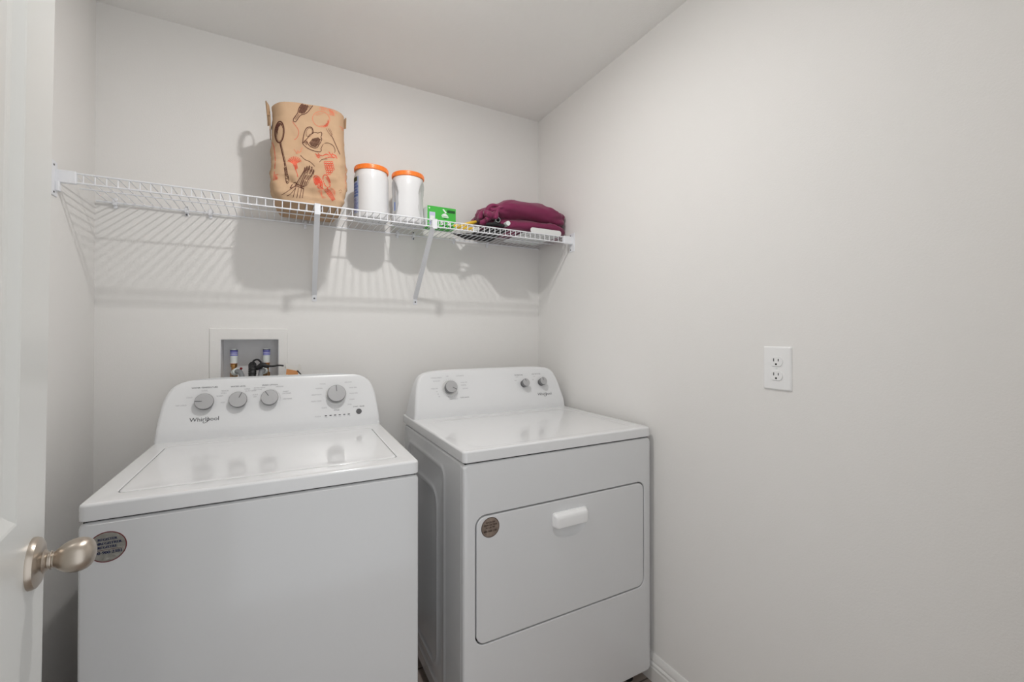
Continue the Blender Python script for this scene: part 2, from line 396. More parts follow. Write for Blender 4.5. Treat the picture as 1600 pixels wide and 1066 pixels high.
def round_label(par, x, z, r, y, face, ring, ink, name='registration_sticker'):
    m = MB(); m.rev([(r, 0), (r, .0004), (r * .94, .0004)], ring, (x, y, z), '-Y', 48, caps=False)
    m.rev([(r * .94, .0004), (.0002, .0004)], face, (x, y, z), '-Y', 48)
    F = Matrix(((1, 0, 0, x), (0, 0, -1, y - .0007), (0, 1, 0, z), (0, 0, 0, 1)))
    for s, dz, k in (('REGISTER', .50, .215), ('ENREGISTRER', .24, .215), ('REGISTRE', -.01, .215), ('800-900-2381', -.36, .25)):
        for o in (0, .012, .024): m.text(s, F @ Matrix.Translation((r * o, r * dz, 0)), r * k * 1.08, ink)
    m.add([F @ Vector((a * r, b * r, 0)) for a, b in ((-.8, -.19), (.8, -.19), (.8, -.17), (-.8, -.17))], [(0, 1, 2, 3)], ring)
    return m.build(name, par, recalc=False, wn=False)
s = round_label(WT, .048, .846, .0315, 0, FOIL, REDI, NAVY); s['label'] = 'round silver foil sticker with a dark red rim'
feet(WT, W, WD, .038)

# --- dryer
D = .7422
DR = thing('clothes_dryer', (.475, 1.1777, 0), 'white front-loading dryer with three grey knobs, against the right wall', 'dryer', -R(.034))
m = MB(); DD = .66
DH = (.0375, .7095, .366, .7495, .032)
def ins(q, d, rr=0): return (q[0] + d, q[1] - d, q[2] + d, q[3] - d, max(q[4] - d, .002))
m.xz([(DH, .020), (DH, .002), (ins(DH, -.002), 0), ((.007, D - .007, .056, .8995, .012), 0), ((.002, D - .002, .051, .904, .014), .004), ((0, D, .049, .906, .014), .011), ((0.0, D, .049, .906, .012), DD)], ENAMEL)
m.build('cabinet', DR, sharp=40)
m = MB(); box(m, .008, D - .008, .008, DD - .01, .899, .9105, GAP)
m.xz([(DH, .0198), (DH, .0185)], GAP); m.build('gap_shade', DR)  # dark fill standing in for shade under the deck and around the door
m = MB(); lifted_deck(m, D, .70, .9095, .9448, (.05, D - .05, .035, .475, .05), ENAMEL_LIT, .0022); m.build('top_deck', DR, sharp=40)
# stamped side panel facing the washer
m = MB()
def yzl(q, x): return [(x, y, z) for y, z in rrect(*q, 6)]
O1 = (.145, .60, .10, .868, .045); I1 = (.232, .53, .17, .757, .05)
m.loft([yzl((.02, DD - .005, .06, .90, .004), .0006), yzl((.02, DD - .005, .06, .90, .004), -.0006), yzl(O1, -.0006), yzl(ins(O1, .006), -.005), yzl(ins(O1, .02), -.005), yzl(ins(O1, .027), -.0015), yzl(ins(I1, -.022), -.0015), yzl(ins(I1, -.012), -.006), yzl(I1, -.0065), yzl(ins(I1, .008), -.001)], ENAMEL)
m.build('side_panel', DR, sharp=60)
lvD = [(.9448, .004, 0), (.96, .007, 0), (.982, .0095, 0), (1.02, .0155, 0), (1.056, .0215, 0), (1.08, .028, 0), (1.103, .038, 0), (1.114, .048, 0), (1.1225, .062, 0), (1.1265, .078, .001), (1.130, .10, .002), (1.132, .125, .004), (1.1335, .16, .007), (1.134, .21, .013)]
L, yD = console_levels(lvD, D, .533, .9448, .978, 1.134, .599, .675)
m = MB(); m.loft(L, CONSOLE); dcon = m.build('control_console', DR, sharp=50)
knob_on(DR, .166, 1.059, yD, .0262, .026, R(-122), .034)
knob_on(DR, .526, 1.058, yD, .0185, .028, R(10)); knob_on(DR, .620, 1.060, yD, .0185, .028, R(10))
def ticks(m):
    F = face_frame(.166, 1.059, yD)
    for i in range(24):
        a = R(-170 + i * 13)
        m.add([F @ Vector((r_ * math.cos(c), r_ * math.sin(c), 0)) for r_, c in ((.0365, a - .012), (.040, a - .012), (.040, a + .012), (.0365, a + .012))], [(0, 1, 2, 3)], INKL)
marks(yD, cl(None, .0062, [('WRINKLE SHIELD', .113, 1.103), ('AUTO DRY', .113, 1.090), ('TIMED DRY', .100, 1.060), ('70', .108, 1.048), ('50', .112, 1.038), ('30', .116, 1.028), ('OFF', .162, 1.107), ('AUTOMATIC', .220, 1.107), ('MORE DRY', .234, 1.079), ('NORMAL', .230, 1.068), ('LESS DRY', .237, 1.054), ('HEAVY DUTY', .178, 1.014)]) + [('COOL DOWN', .228, 1.018, .0062, INK)], dcon, extra=ticks)
marks(yD, cl(None, .0058, [('LOW', .497, 1.090), ('MED', .487, 1.075)]) + [('TEMPERATURE', .507, 1.098, .0068, INK)], dcon)
marks(yD, cl(None, .0058, [('OFF', .589, 1.088), ('ON', .58, 1.074)]) + [('END OF CYCLE', .603, 1.099, .0068, INK)], dcon)
m = MB(); logo(m, .628, 1.008, yD, .068, INK); m.build('logo', dcon, recalc=False, wn=False)
# drop-down door with dimple under the handle
Q = ins(DH, .0042); m = MB(); n = 8
cx, cz, rx, rz = .3755, .652, .066, .034
seq = [[(x, y_, z) for x, z in ell(cx, cz, rx * k_, rz * k_, n)] for k_, y_ in ((.45, .0125), (.62, .0118), (.76, .0095), (.88, .0055), (.95, .0022), (1.0, .0006), (1.04, 0))]
seq += [[(x, y, z) for x, z in rrect(*ins(Q, d), n)] for d, y in ((.004, 0), (.0015, .0006), (0, .0025), (0, .016))]
m.loft(seq, ENAMEL); dd = m.build('dryer_door', DR, sharp=45)
m = MB(); m.xz([((.307, .444, .6615, .7085, .009), .004), ((.307, .444, .6615, .7085, .009), -.004), ((.309, .442, .6615, .7065, .009), -.0045), ((.311, .440, .6615, .7045, .009), -.014), ((.314, .437, .663, .699, .009), -.0185), ((.319, .432, .668, .690, .009), -.020)], HANDLE)
m.build('pull_handle', dd, sharp=40)
s = round_label(dd, .0860, .7095, .0300, 0, FOIL_TINT, BROWNI, BROWNI); s['label'] = 'round silver foil sticker with painted tan floor reflection and brown lettering'
feet(DR, D, DD, .049)

# ------------------------------------------------------------ wire shelf
SZ = 1.747; SF = 1.69; SB = 1.984
SH = thing('wire_shelf', (.34, 1.99, 1.70), 'white coated wire shelf spanning the back wall above both machines', 'shelf')
m = MB(); x = XL + .034; rw = .00165
while x < XR - .02:
    m.tube([(x, SB + .004, SZ), (x, SF + .004, SZ), (x, SF + .0012, SZ - .001), (x, SF, SZ - .004), (x, SF, SZ - .028)], rw, COATW, 6); x += .0254
m.build('wire_deck', SH, world=True)
def rail(y, z, r):
    m = MB(); m.tube([(XL + .006, y, z), (XR - .006, y, z)], r, COATW, 10); m.build('rail', SH, world=True)
rail(SB, SZ - .004, .0034); rail(SF - .0015, SZ - .0005, .0025); rail(SF - .0015, SZ - .0275, .0025); rail(1.842, SZ - .0042, .0022)
def brk(side):
    m = MB()
    if side < 0:
        m.rbox(XL, XL + .003, SF - .03, SF + .008, 1.674, 1.772, COATW, .001, .001)
        m.rbox(XL + .001, XL + .046, SF - .007, SF + .006, SZ - .032, SZ + .004, COATW, .003, .002)
        m.rbox(XL + .002, XL + .012, SF - .010, SF + .006, 1.690, SZ - .03, COATW, .003, .002)
    else:
        m.rbox(XR - .003, XR, SF - .02, SF + .018, 1.680, 1.768, COATW, .001, .001)
        m.rbox(XR - .052, XR - .001, SF - .007, SF + .006, SZ - .032, SZ + .004, COATW, .003, .002)
    b = m.build('end_bracket', SH, world=True)
    xx = XL + .003 if side < 0 else XR - .003
    for z in ((1.760, 1.684) if side < 0 else (1.758, 1.690)):
        m = MB(); m.rev([(.0028, 0), (.0028, .0012 * -side), (.0005, .0014 * -side)], SCREW, (xx, SF - .016 if side < 0 else SF + .010, z), 'X', 12); m.build('screw', b, world=True)
    return b
brk(-1); brk(1)
def brace(xt, xb):
    m = MB(); A = Vector((xt, SF - .005, SZ - .001)); B = Vector((xb, YB - .004, 1.452)); d = (B - A).normalized(); n = d.cross(Vector((1, 0, 0))).normalized()
    w, h, th = .0095, .009, .0013
    sec = [(-w, -h), (-w, 0), (w, 0), (w, -h), (w - th, -h), (w - th, -th), (-w + th, -th), (-w + th, -h)]
    X = Vector((1, 0, 0)); sg = 1 if n.y < 0 else -1
    m.loft([[P + X * a + n * sg * b * (1) for a, b in sec] for P in (A + d * .004, B)], COATW)
    m.rbox(xt - .0095, xt + .0095, SF - .0075, SF - .003, SZ - .036, SZ + .004, COATW, .001, .001)
    m.rbox(xt - .0095, xt + .0095, SF - .0075, SF + .006, SZ + .0015, SZ + .004, COATW, .001, .001)
    b = m.build('support_brace', SH, world=True)
    m = MB(); m.rbox(xb - .009, xb + .009, YB - .003, YB, 1.425, 1.456, COATW, .001, .001); f = m.build('foot_plate', b, world=True)
    m = MB(); m.rev([(.0034, 0), (.0034, .0014), (.0005, .0018)], SCREW, (xb, YB - .003, 1.437), '-Y', 12); m.build('screw', b, world=True)
brace(.124, .135); brace(.556, .563)
for x, dark in ((-.499, 0), (-.297, 1), (-.224, 0), (.10, 0), (.48, 0), (.553, 1), (.751, 0), (.929, 0)):
    m = MB(); m.rbox(x - .006, x + .006, SB - .006, YB, SZ - .012, SZ + .006, COATW, .002, .0015)
    m.rbox(x - .0055, x + .0055, YB - .006, YB, SZ - .022, SZ + .014, COATW, .002, .0015)
    c = m.build('wall_clip', SH, world=True)
    if dark:
        for dz in (.010, -.018):
            m = MB(); m.rev([(.0035, 0), (.003, .002), (.0005, .0022)], SCREW, (x, YB - .006, SZ + dz), '-Y', 10); m.build('screw', c, world=True)

# ------------------------------------------------------------ paper bag
BG = thing('paper_bag', (.1, 1.855, SZ + .002), 'brown paper grocery bag printed with sepia and red food drawings', 'bag')
def bag_sec(z, N=112, inner=0.0):
    """z 0..1 -> loop; rounded rectangle section, crumpled"""
    H = .360
    base = min(1, z / .055); b2 = min(1, z / .25)
    hx = .096 + .012 * base + .018 * b2 + .003 * math.sin(z * 3.1) - inner
    hy = .118 - .016 * z + .003 * math.sin(z * 6) - inner
    cx = .1055 - .004 * z; cy = 1.822 + .014 * z
    out = []; r = .012 + .045 * min(1, z * 2)
    per = rrect(-hx, hx, -hy, hy, r, 6)
    # resample evenly
    P = [Vector((a, b)) for a, b in per]; Lg = [0]
    for i in range(len(P)): Lg.append(Lg[-1] + (P[(i + 1) % len(P)] - P[i]).length)
    for k in range(N):
        t = Lg[-1] * k / N; i = max(j for j in range(len(P)) if Lg[j] <= t + 1e-12)
        f = (t - Lg[i]) / max(Lg[i + 1] - Lg[i], 1e-9); q = P[i].lerp(P[(i + 1) % len(P)], f)
        zz = SZ + .002 + H * z
        amp = .006 + .012 * max(0, 1 - abs(z - .14) / .16)
        v = noise.noise(Vector((q.x * 14, q.y * 14, z * 7))) * amp + ((abs(noise.noise(Vector((q.x * 26, q.y * 26, z * 15 + 9)))) - .25) * .013 * min(1, 4 * z) * (1.25 - z))
        # gusset sides pinch slightly, front bulges
        if abs(q.y) < hy * .95 and abs(q.x) > hx * .8: v -= .010 * z * (1 - abs(q.y) / hy)
        # crease of the folded base on the front
        if q.y < -hy * .8: v -= .004 * math.exp(-((z - .075) / .02) ** 2) * -1
        if q.y < 0: v -= .012 * math.exp(-((q.x - .055 - .3 * (z - .13)) / .02) ** 2 - ((z - .13) / .05) ** 2) + .009 * math.exp(-((q.x + .07 + .4 * (z - .2)) / .018) ** 2 - ((z - .2) / .05) ** 2)
        d = q.normalized() * v
        top = 0
        if z > .8:
            u = q.x / hx; top = (-.020 * u * u + .020 * max(0, u) + .010) * (z - .8) / .2
            if q.y > 0: top -= .01 * (z - .8) / .2
        out.append((cx + q.x + d.x, cy + q.y + d.y, zz + top))
    return out
m = MB()
Z = [0, .006, .02, .04, .055, .07, .085, .10, .12, .14, .16, .18] + [.18 + .82 * i / 34 for i in range(1, 35)]
outer = [bag_sec(z) for z in Z]; inner = [bag_sec(z, inner=.0016) for z in reversed([.02] + Z[3:])]
m.loft(outer + inner, KRAFT)
nb = len(m.v)
body_verts = [v.copy() for v in m.v]; body_faces = [list(f) for f in m.f]
bvh = BVHTree.FromPolygons(body_verts, body_faces)
HM = [0.0004058952438176576, 1.2686539029062339e-06, -0.06829154569539449, -0.00015966111936770825, -0.00045929550234819725, 2.1404135246272866, -0.00012442418903343955, 1.3406295272839354e-06]
def face_pt(a, b):       # drawing units -> a point on the bag's front
    w = HM[6] * a + HM[7] * b + 1; x = (HM[0] * a + HM[1] * b + HM[2]) / w; z = (HM[3] * a + HM[4] * b + HM[5]) / w
    h = bvh.ray_cast(Vector((x * .8, 1.757 * .8, CAM_H + (z - CAM_H) * .8)), Vector((x, 1.757, z - CAM_H)).normalized(), .6)
    if h[0] is None or h[0].y > 1.86: return None
    return h[0] + Vector((0, -.0007, 0))
def stroke(pts, w, ink, smooth=True, taper=False):
    C = catmull([(p[0], p[1], 0) for p in pts], 5) if smooth and len(pts) > 2 else None
    if C is None:
        C = []
        for i in range(len(pts) - 1):
            A = Vector((*pts[i], 0)); B = Vector((*pts[i + 1], 0)); k = max(2, int((B - A).length / 10))
            C += [A.lerp(B, j / k) for j in range(k)]
        C.append(Vector((*pts[-1], 0)))
    V = []
    for i, p in enumerate(C):
        d = (C[min(i + 1, len(C) - 1)] - C[max(i - 1, 0)]).normalized(); n = Vector((-d.y, d.x, 0)) * w * .5
        if taper: n *= .4 + .6 * math.sin(PI * (i + .5) / len(C))
        V.append((face_pt(p.x - n.x, p.y - n.y), face_pt(p.x + n.x, p.y + n.y)))
    for i in range(len(V) - 1):
        q = [V[i][0], V[i + 1][0], V[i + 1][1], V[i][1]]
        if all(x is not None for x in q): m.add(q, [(0, 1, 2, 3)], ink)
def inside(p, poly):
    c = False; j = len(poly) - 1
    for i in range(len(poly)):
        if (poly[i][1] > p[1]) != (poly[j][1] > p[1]) and p[0] < (poly[j][0] - poly[i][0]) * (p[1] - poly[i][1]) / (poly[j][1] - poly[i][1]) + poly[i][0]: c = not c
        j = i
    return c
def hatch(poly, ang, gap, w, ink):
    cx = sum(p[0] for p in poly) / len(poly); cy = sum(p[1] for p in poly) / len(poly); ca, sa = math.cos(R(ang)), math.sin(R(ang))
    k = -160
    while k < 160:
        run = []
        for tt in range(-160, 161, 5):
            p = (cx + ca * tt - sa * k, cy + sa * tt + ca * k)
            if inside(p, poly): run.append(p)
            elif len(run) > 1: stroke([run[0], run[-1]], w, ink, False); run = []
            else: run = []
        if len(run) > 1: stroke([run[0], run[-1]], w, ink, False)
        k += gap
def oval(cx, cy, rx, ry, rot=0, a0=0, a1=360, n=16):
    c, s_ = math.cos(R(rot)), math.sin(R(rot)); o = []
    for i in range(n + 1):
        a = R(a0 + (a1 - a0) * i / n); x, y = rx * math.cos(a), ry * math.sin(a); o.append((cx + x * c - y * s_, cy + x * s_ + y * c))
    return o
rnd = random.Random(4)
# bottle
stroke([(282, 238), (284, 222), (302, 196), (316, 176), (322, 148), (338, 120), (360, 101)], 6, SEPIA)
stroke([(282, 238), (292, 244), (304, 240), (328, 205), (348, 190), (368, 186), (392, 170), (418, 138), (434, 114), (425, 104), (405, 99)], 6, SEPIA)
hatch([(326, 150), (340, 122), (358, 106), (385, 103), (398, 125), (388, 155), (368, 180), (345, 186), (322, 178)], 125, 5, 4.2, SEPIA)
hatch([(385, 104), (430, 112), (410, 142), (395, 160)], 40, 9, 2.5, SEPIA)
hatch([(284, 225), (302, 200), (320, 178), (330, 192), (302, 236)], 125, 7, 3, SEPIA)
# spoon
stroke(oval(178, 322, 34, 80, 3), 9, SEPIA); stroke(oval(178, 322, 26, 70, 3), 2.5, SEPIA)
hatch([(150, 300), (158, 262), (178, 248), (200, 262), (206, 300), (190, 270), (175, 285), (165, 320), (158, 360)], 80, 4.5, 4, SEPIA)
stroke([(181, 402), (196, 470), (210, 530), (222, 592)], 9, SEPIA); stroke([(190, 402), (205, 470), (219, 530), (230, 590)], 3, SEPIA)
hatch([(212, 590), (232, 588), (240, 640), (248, 690), (240, 712), (226, 700), (222, 650)], 20, 6, 3.5, SEPIA); stroke([(213, 590), (220, 640), (228, 700), (240, 712), (249, 690), (240, 640), (230, 588)], 4, SEPIA)
# jug
stroke([(352, 408), (362, 340), (380, 296), (405, 284), (425, 292), (432, 318), (425, 335)], 6, SEPIA)
stroke([(425, 335), (408, 342), (388, 370), (366, 392), (352, 410)], 5, SEPIA)
stroke([(425, 335), (445, 324), (468, 330), (492, 322), (498, 340), (492, 360), (498, 376), (490, 398), (476, 420), (462, 440), (436, 442), (410, 430), (392, 410), (382, 395)], 5, SEPIA)
stroke([(352, 410), (384, 440), (430, 462), (480, 472), (494, 462), (490, 446)], 5, SEPIA)
stroke([(494, 446), (506, 418), (528, 406), (548, 406), (575, 418), (592, 438), (598, 462), (594, 480)], 4, SEPIA)
hatch([(398, 402), (425, 372), (470, 362), (494, 378), (476, 418), (450, 440), (416, 430)], 15, 5.5, 3.6, SEPIA)
hatch([(356, 396), (375, 378), (398, 398), (384, 425)], 60, 6, 3, SEPIA)
stroke(oval(402, 325, 22, 34, 15), 2.5, SEPIA)
# fork
stroke([(530, 294), (548, 326), (568, 352)], 4, SEPIAL); stroke([(545, 294), (560, 322), (576, 346)], 4, SEPIAL); stroke([(556, 296), (570, 320), (578, 344)], 3, SEPIAL)
stroke([(566, 346), (580, 366), (604, 420), (622, 462), (636, 492)], 5, SEPIA)
stroke([(336, 498), (370, 530), (410, 548), (445, 582)], 4, SEPIA)
# asparagus bundle
for a, b, c, d in ((368, 592, 300, 740), (384, 584, 330, 740), (402, 580, 345, 740), (420, 588, 362, 740), (434, 606, 378, 730)):
    stroke([(a, b), (a - 8, b + 30), (c + 8, d - 30), (c, d)], 6, SEPIA); stroke([(a + 7, b + 12), (c + 8, d - 4)], 3, SEPIA)
    hatch([(a - 9, b + 30), (a, b - 8), (a + 12, b + 4), (a + 6, b + 40)], 60, 6, 3.5, SEPIA)
for a, b, c, d in ((300, 745, 280, 818), (322, 745, 308, 822), (345, 748, 330, 824), (362, 748, 350, 822)): stroke([(a, b), (c, d)], 4.5, SEPIA, False)
stroke([(258, 748), (280, 712), (300, 706), (296, 730), (262, 750)], 7, SEPIA); stroke([(300, 728), (330, 738), (362, 752)], 9, SEPIA); stroke([(300, 706), (322, 722), (364, 738)], 6, SEPIA)
stroke([(290, 735), (240, 770), (192, 800)], 4, SEPIA); stroke([(302, 742), (262, 790), (232, 806)], 4, SEPIA)
# red drawings
stroke(oval(493, 225, 66, 58, 20), 4, REDL); hatch([(500, 285), (540, 282), (556, 250), (548, 215), (535, 250)], 30, 6, 4, REDP); hatch([(470, 280), (500, 288), (530, 285), (540, 270), (500, 272)], -10, 7, 3, REDL)
hatch([(440, 195), (465, 175), (520, 180), (500, 190), (460, 200)], 20, 9, 2.2, REDL)
for k in range(9):
    a = 480 + k * 14; stroke([(a, 150 + 12 * math.sin(k)), (a + 10, 130 + k * 3), (a + 22, 155 + k * 4)], 3, REDL)
for k in range(8): stroke([(548 + k * 5, 145 + k * 3), (560 + k * 5, 170 + k * 4), (555 + k * 4, 195)], 2.6, REDL)
stroke([(275, 242), (300, 275), (322, 310), (320, 345), (304, 372), (288, 380)], 3, REDP)
stroke([(288, 452), (300, 470), (312, 482), (316, 462), (330, 478), (342, 452), (352, 440)], 3.5, REDL); stroke([(300, 485), (325, 480), (350, 462)], 3, REDL)
for k in range(17):
    a = R(190 + k * 10 if k < 17 else 0); stroke([(292, 570), (292 + 30 * math.cos(a), 556 + 26 * math.sin(a)), (292 + 54 * math.cos(a), 550 + 44 * math.sin(a))], 4, REDP if k % 2 else REDL)
stroke([(290, 575), (300, 605), (312, 640), (316, 662)], 5, REDP); hatch([(275, 560), (312, 560), (318, 600), (300, 610)], 80, 6, 4, REDP)
for r_ in range(6):
    for k in range(4 if r_ < 4 else 6 - r_ + 1):
        stroke(oval(522 + k * 17 + r_ * 4, 552 + r_ * 17, 8, 8, 0, n=8), 4, REDP)
for (a, b), (c, d), (e_, f_) in (((446, 486), (470, 500), (486, 516)), ((470, 482), (480, 496), (500, 500)), ((500, 505), (530, 490), (556, 500)), ((550, 470), (562, 490), (575, 505)), ((575, 490), (600, 500), (614, 524)), ((520, 520), (560, 512), (600, 515)), ((456, 500), (470, 515), (478, 520)), ((580, 480), (572, 500), (590, 520))):
    stroke([(a, b), (c, d), (e_, f_)], 7, REDP, taper=True)
stroke([(480, 550), (500, 530), (540, 525)], 4, SEPIA)
stroke(oval(470, 700, 26, 52, -28), 6, REDP); hatch(oval(470, 700, 22, 46, -28), 70, 5, 4.5, REDP)
stroke(oval(534, 694, 24, 50, -18), 6, REDP); hatch([(520, 660), (548, 660), (560, 700), (552, 740), (545, 700)], 80, 6, 4, REDP)
stroke([(500, 745), (520, 760), (545, 745)], 8, REDP)
for k in range(4): stroke([(520 + k * 9, 760 - k * 3), (548 + k * 9, 800 - k * 3), (580 + k * 6, 845 - k * 4)], 5, REDP)
for k in range(9): stroke([(500, 752 + k * 5), (478 + k * 3, 765 + k * 7), (465 + k * 8, 770 + k * 6)], 3, REDL)
for k in range(6): stroke([(560, 745 + k * 8), (585, 752 + k * 8), (600, 775 + k * 6)], 2.6, REDL)
stroke([(118, 385), (136, 440), (146, 520), (142, 600), (132, 690)], 4, REDP); hatch([(140, 640), (172, 638), (165, 680), (138, 690)], 30, 6, 3, REDP)
for k in range(30): y = 395 + k * 12; stroke([(672 + rnd.random() * 8, y), (678 + rnd.random() * 8, y + 8)], 3, REDP, False)
stroke([(632, 278), (655, 295), (678, 305)], 4, REDL); stroke([(645, 300), (662, 312), (678, 330)], 3, REDL)
stroke([(626, 770), (640, 760), (650, 772)], 3, SEPIAL); stroke([(630, 785), (648, 780)], 3, SEPIAL)
body = m.build('bag_body', BG, world=True, recalc=False, sharp=60, wn=False)
def handle(sx, x0, yc, zt, drop, lean):
    # flat twisted-paper loop attached to a narrow side, folded outward
    m = MB(); pts = []
    for i in range(25):
        a = PI * i / 24; pts.append(Vector((x0 + sx * (.006 + lean * math.sin(a)), yc - .042 * math.cos(a), zt - .055 + drop * math.sin(a) ** .55)))
    for i in range(len(pts) - 1):
        pass
    w = .0075; th = .0009; loops = []
    for i, p in enumerate(pts):
        t_ = (pts[min(i + 1, 24)] - pts[max(i - 1, 0)]).normalized(); X = Vector((1, 0, 0)); n = t_.cross(X).normalized()
        nn = (n + X * .75 * sx * (1 if n.z > 0 else -1)).normalized(); X2 = nn.cross(t_).normalized(); loops.append([p + nn * w + X2 * th, p - nn * w + X2 * th, p - nn * w - X2 * th, p + nn * w - X2 * th])
    m.loft(loops, KRAFTD)
    m.rbox(x0 + (-.003 if sx < 0 else .0), x0 + (0 if sx < 0 else .003), yc - .05, yc + .05, zt - .105, zt - .050, KRAFTD, .001, .0008)
    m.build('handle', BG, world=True)
handle(-1, -.024, 1.828, 2.126, .060, .006); handle(1, .220, 1.828, 2.136, .052, .004)

# ------------------------------------------------------------ tubs
def tub(cx, cy, label, grips, lab):
    t = thing('plastic_tub', (cx, cy, SZ + .002), label, 'tub', group='white tubs with orange lids')
    H = .196; Rr = .0675; m = MB(); N = 72; loops = []
    prof = [(0, .90), (.004, .965), (.010, .995), (.02, 1.0)] + [(.02 + .146 * i / 16, 1.0) for i in range(1, 17)] + [(.176, .985), (.184, .955), (.189, .93), (H, .93)]
    for h, k in prof:
        L = []
        for i in range(N):
            a = 2 * PI * i / N; r = Rr * k
            for g in grips:
                da = (a - g + PI) % (2 * PI) - PI; u = abs(da) / R(34)
                zc = (h - .098) / .085
                if u < 1 and abs(zc) < 1:
                    q2 = u * u + zc * zc; f = min(1, max(0, 1 - q2) * 2.2) ** .8; r -= .0125 * f
            L.append((r * math.cos(a), r * math.sin(a), h))
        loops.append(L)
    m.loft(loops, TUBW); b = m.build('tub_body', t, sharp=50)
    m = MB(); m.rev([(Rr * .93, H - .002), (Rr * .985, H), (Rr * .99, H + .014), (Rr * .97, H + .0175), (Rr * .93, H + .0185), (Rr * .90, H + .0175), (.0005, H + .0175)], ORANGE, n=64)
    for i in range(64):
        a = 2 * PI * i / 64; c, s_ = math.cos(a), math.sin(a); r0, r1, w = Rr * .985, Rr * 1.0, .0009
        m.add([((r0 * c - w * s_), (r0 * s_ + w * c), H + .001), ((r1 * c - w * s_ * .5), (r1 * s_ + w * c * .5), H + .002), ((r1 * c + w * s_ * .5), (r1 * s_ - w * c * .5), H + .002), ((r0 * c + w * s_), (r0 * s_ - w * c), H + .001),
               ((r0 * c - w * s_), (r0 * s_ + w * c), H + .014), ((r1 * c - w * s_ * .5), (r1 * s_ + w * c * .5), H + .013), ((r1 * c + w * s_ * .5), (r1 * s_ - w * c * .5), H + .013), ((r0 * c + w * s_), (r0 * s_ - w * c), H + .014)],
              [(0, 1, 5, 4), (1, 2, 6, 5), (2, 3, 7, 6), (4, 5, 6, 7), (0, 3, 2, 1)], ORANGE)
    m.build('lid', t, sharp=40)
    # label patches wrapped on the side
    m = MB()
    for a0, a1, z0, z1, ink in lab:
        k = 6; rr = Rr + .0004; vs = []
        for i in range(k + 1):
            a = R(a0 + (a1 - a0) * i / k); vs += [(rr * math.cos(a), rr * math.sin(a), z0), (rr * math.cos(a), rr * math.sin(a), z1)]
            rr = Rr + .0004
        m.add(vs, [(2 * i, 2 * i + 2, 2 * i + 3, 2 * i + 1) for i in range(k)], ink)
        if ink is BLUEP: Rr += .0002
    if lab: m.build('label', b, recalc=True)
LAB = [(160, 214, .020, .166, BLUEP), (176, 207, .148, .165, OLIVE)]
for i, (z0, z1, a0, a1) in enumerate(((.132, .142, 182, 208), (.120, .130, 180, 211), (.108, .117, 184, 209), (.098, .106, 186, 212), (.086, .095, 182, 210))): LAB.append((a0, a1, z0, z1, BLUEL))
for i in range(9): LAB.append((184 + (i * 7) % 5, 204 + (i * 5) % 8, .076 - i * .006, .0785 - i * .006, BLUEL if i % 2 else LABELB))
tub(.3375, 1.842, 'white tub with orange lid beside the paper bag, blue label on its side', [R(80), R(-20 + 360) if 0 else R(100)], LAB)
tub(.4885, 1.842, 'white grip-sided tub with orange lid beside the green box', [R(-105 - 70), R(-105 + 74)], [(200, 206, .05, .085, BLUEL)])

# ------------------------------------------------------------ green box
GX = thing('cardboard_box', (.6245, 1.835, SZ + .002), 'small green cardboard box with white print on the wire shelf', 'box', 0)
m = MB(); m.rbox(-.064, .064, -.036, .036, 0, .088, GREEN, .0012, .001); m.rbox(-.0648, -.0638, -.034, .034, .001, .087, GREENW, .0005, .0003)
y = -.0366
def pr(x0, x1, z0, z1, ink, dy=0): m.add([(x0, y - dy, z0), (x1, y - dy, z0), (x1, y - dy, z1), (x0, y - dy, z1)], [(0, 1, 2, 3)], ink)
pr(-.056, -.030, .004, .062, LILAC); pr(-.052, -.034, .030, .046, GREENW, .0003)
for i in range(5): pr(-.052, -.036 + .002 * (i % 2), .008 + i * .004, .010 + i * .004, BLUEL, .0003)
pr(.024, .060, .066, .078, GREEND); m.add([(.002, y, .078), (.008, y, .081), (.022, y, .066), (.016, y, .063)], [(0, 1, 2, 3)], GREENW)
pts = [(-.004 + .034 * i / 8, y, .050 + .012 * math.sin(PI * i / 8)) for i in range(9)]
m.add(pts, [tuple(range(9))], GREENW)
pr(.0, .030, .044, .048, GREENW); pr(.008, .022, .038, .0415, GREEND); pr(-.006, .006, .010, .026, GREENW); pr(.026, .038, .012, .028, GREENW)
pr(.002, .022, .004, .011, GREEND); pr(.030, .050, .004, .010, GREEND)
m.add([(-.060, y, .078), (-.056, y, .074), (-.052, y, .078), (-.056, y, .082)], [(0, 1, 2, 3)], GREENW)
m.build('carton', GX, recalc=False)
# yellow handle piece
YL = thing('yellow_brush', (.735, 1.80, SZ + .002), 'yellow plastic handle lying right of the green box', 'brush')
m = MB()
P = catmull([(.672, 1.775, 1.757), (.70, 1.785, 1.760), (.73, 1.80, 1.772), (.765, 1.81, 1.788), (.792, 1.815, 1.798)], 4)
m.tube(P, [.006 + .003 * math.sin(PI * i / (len(P) - 1)) for i in range(len(P))], YELLOW, 10)
m.tube([(.69, 1.79, 1.757), (.74, 1.80, 1.759), (.78, 1.805, 1.760)], .0075, YELLOW, 10)
m.build('handle', YL, world=True)
m = MB(); m.rbox(.772, .80, 1.79, 1.83, 1.7495, 1.768, CAPW, .004, .003); m.build('brush_head', YL, world=True)

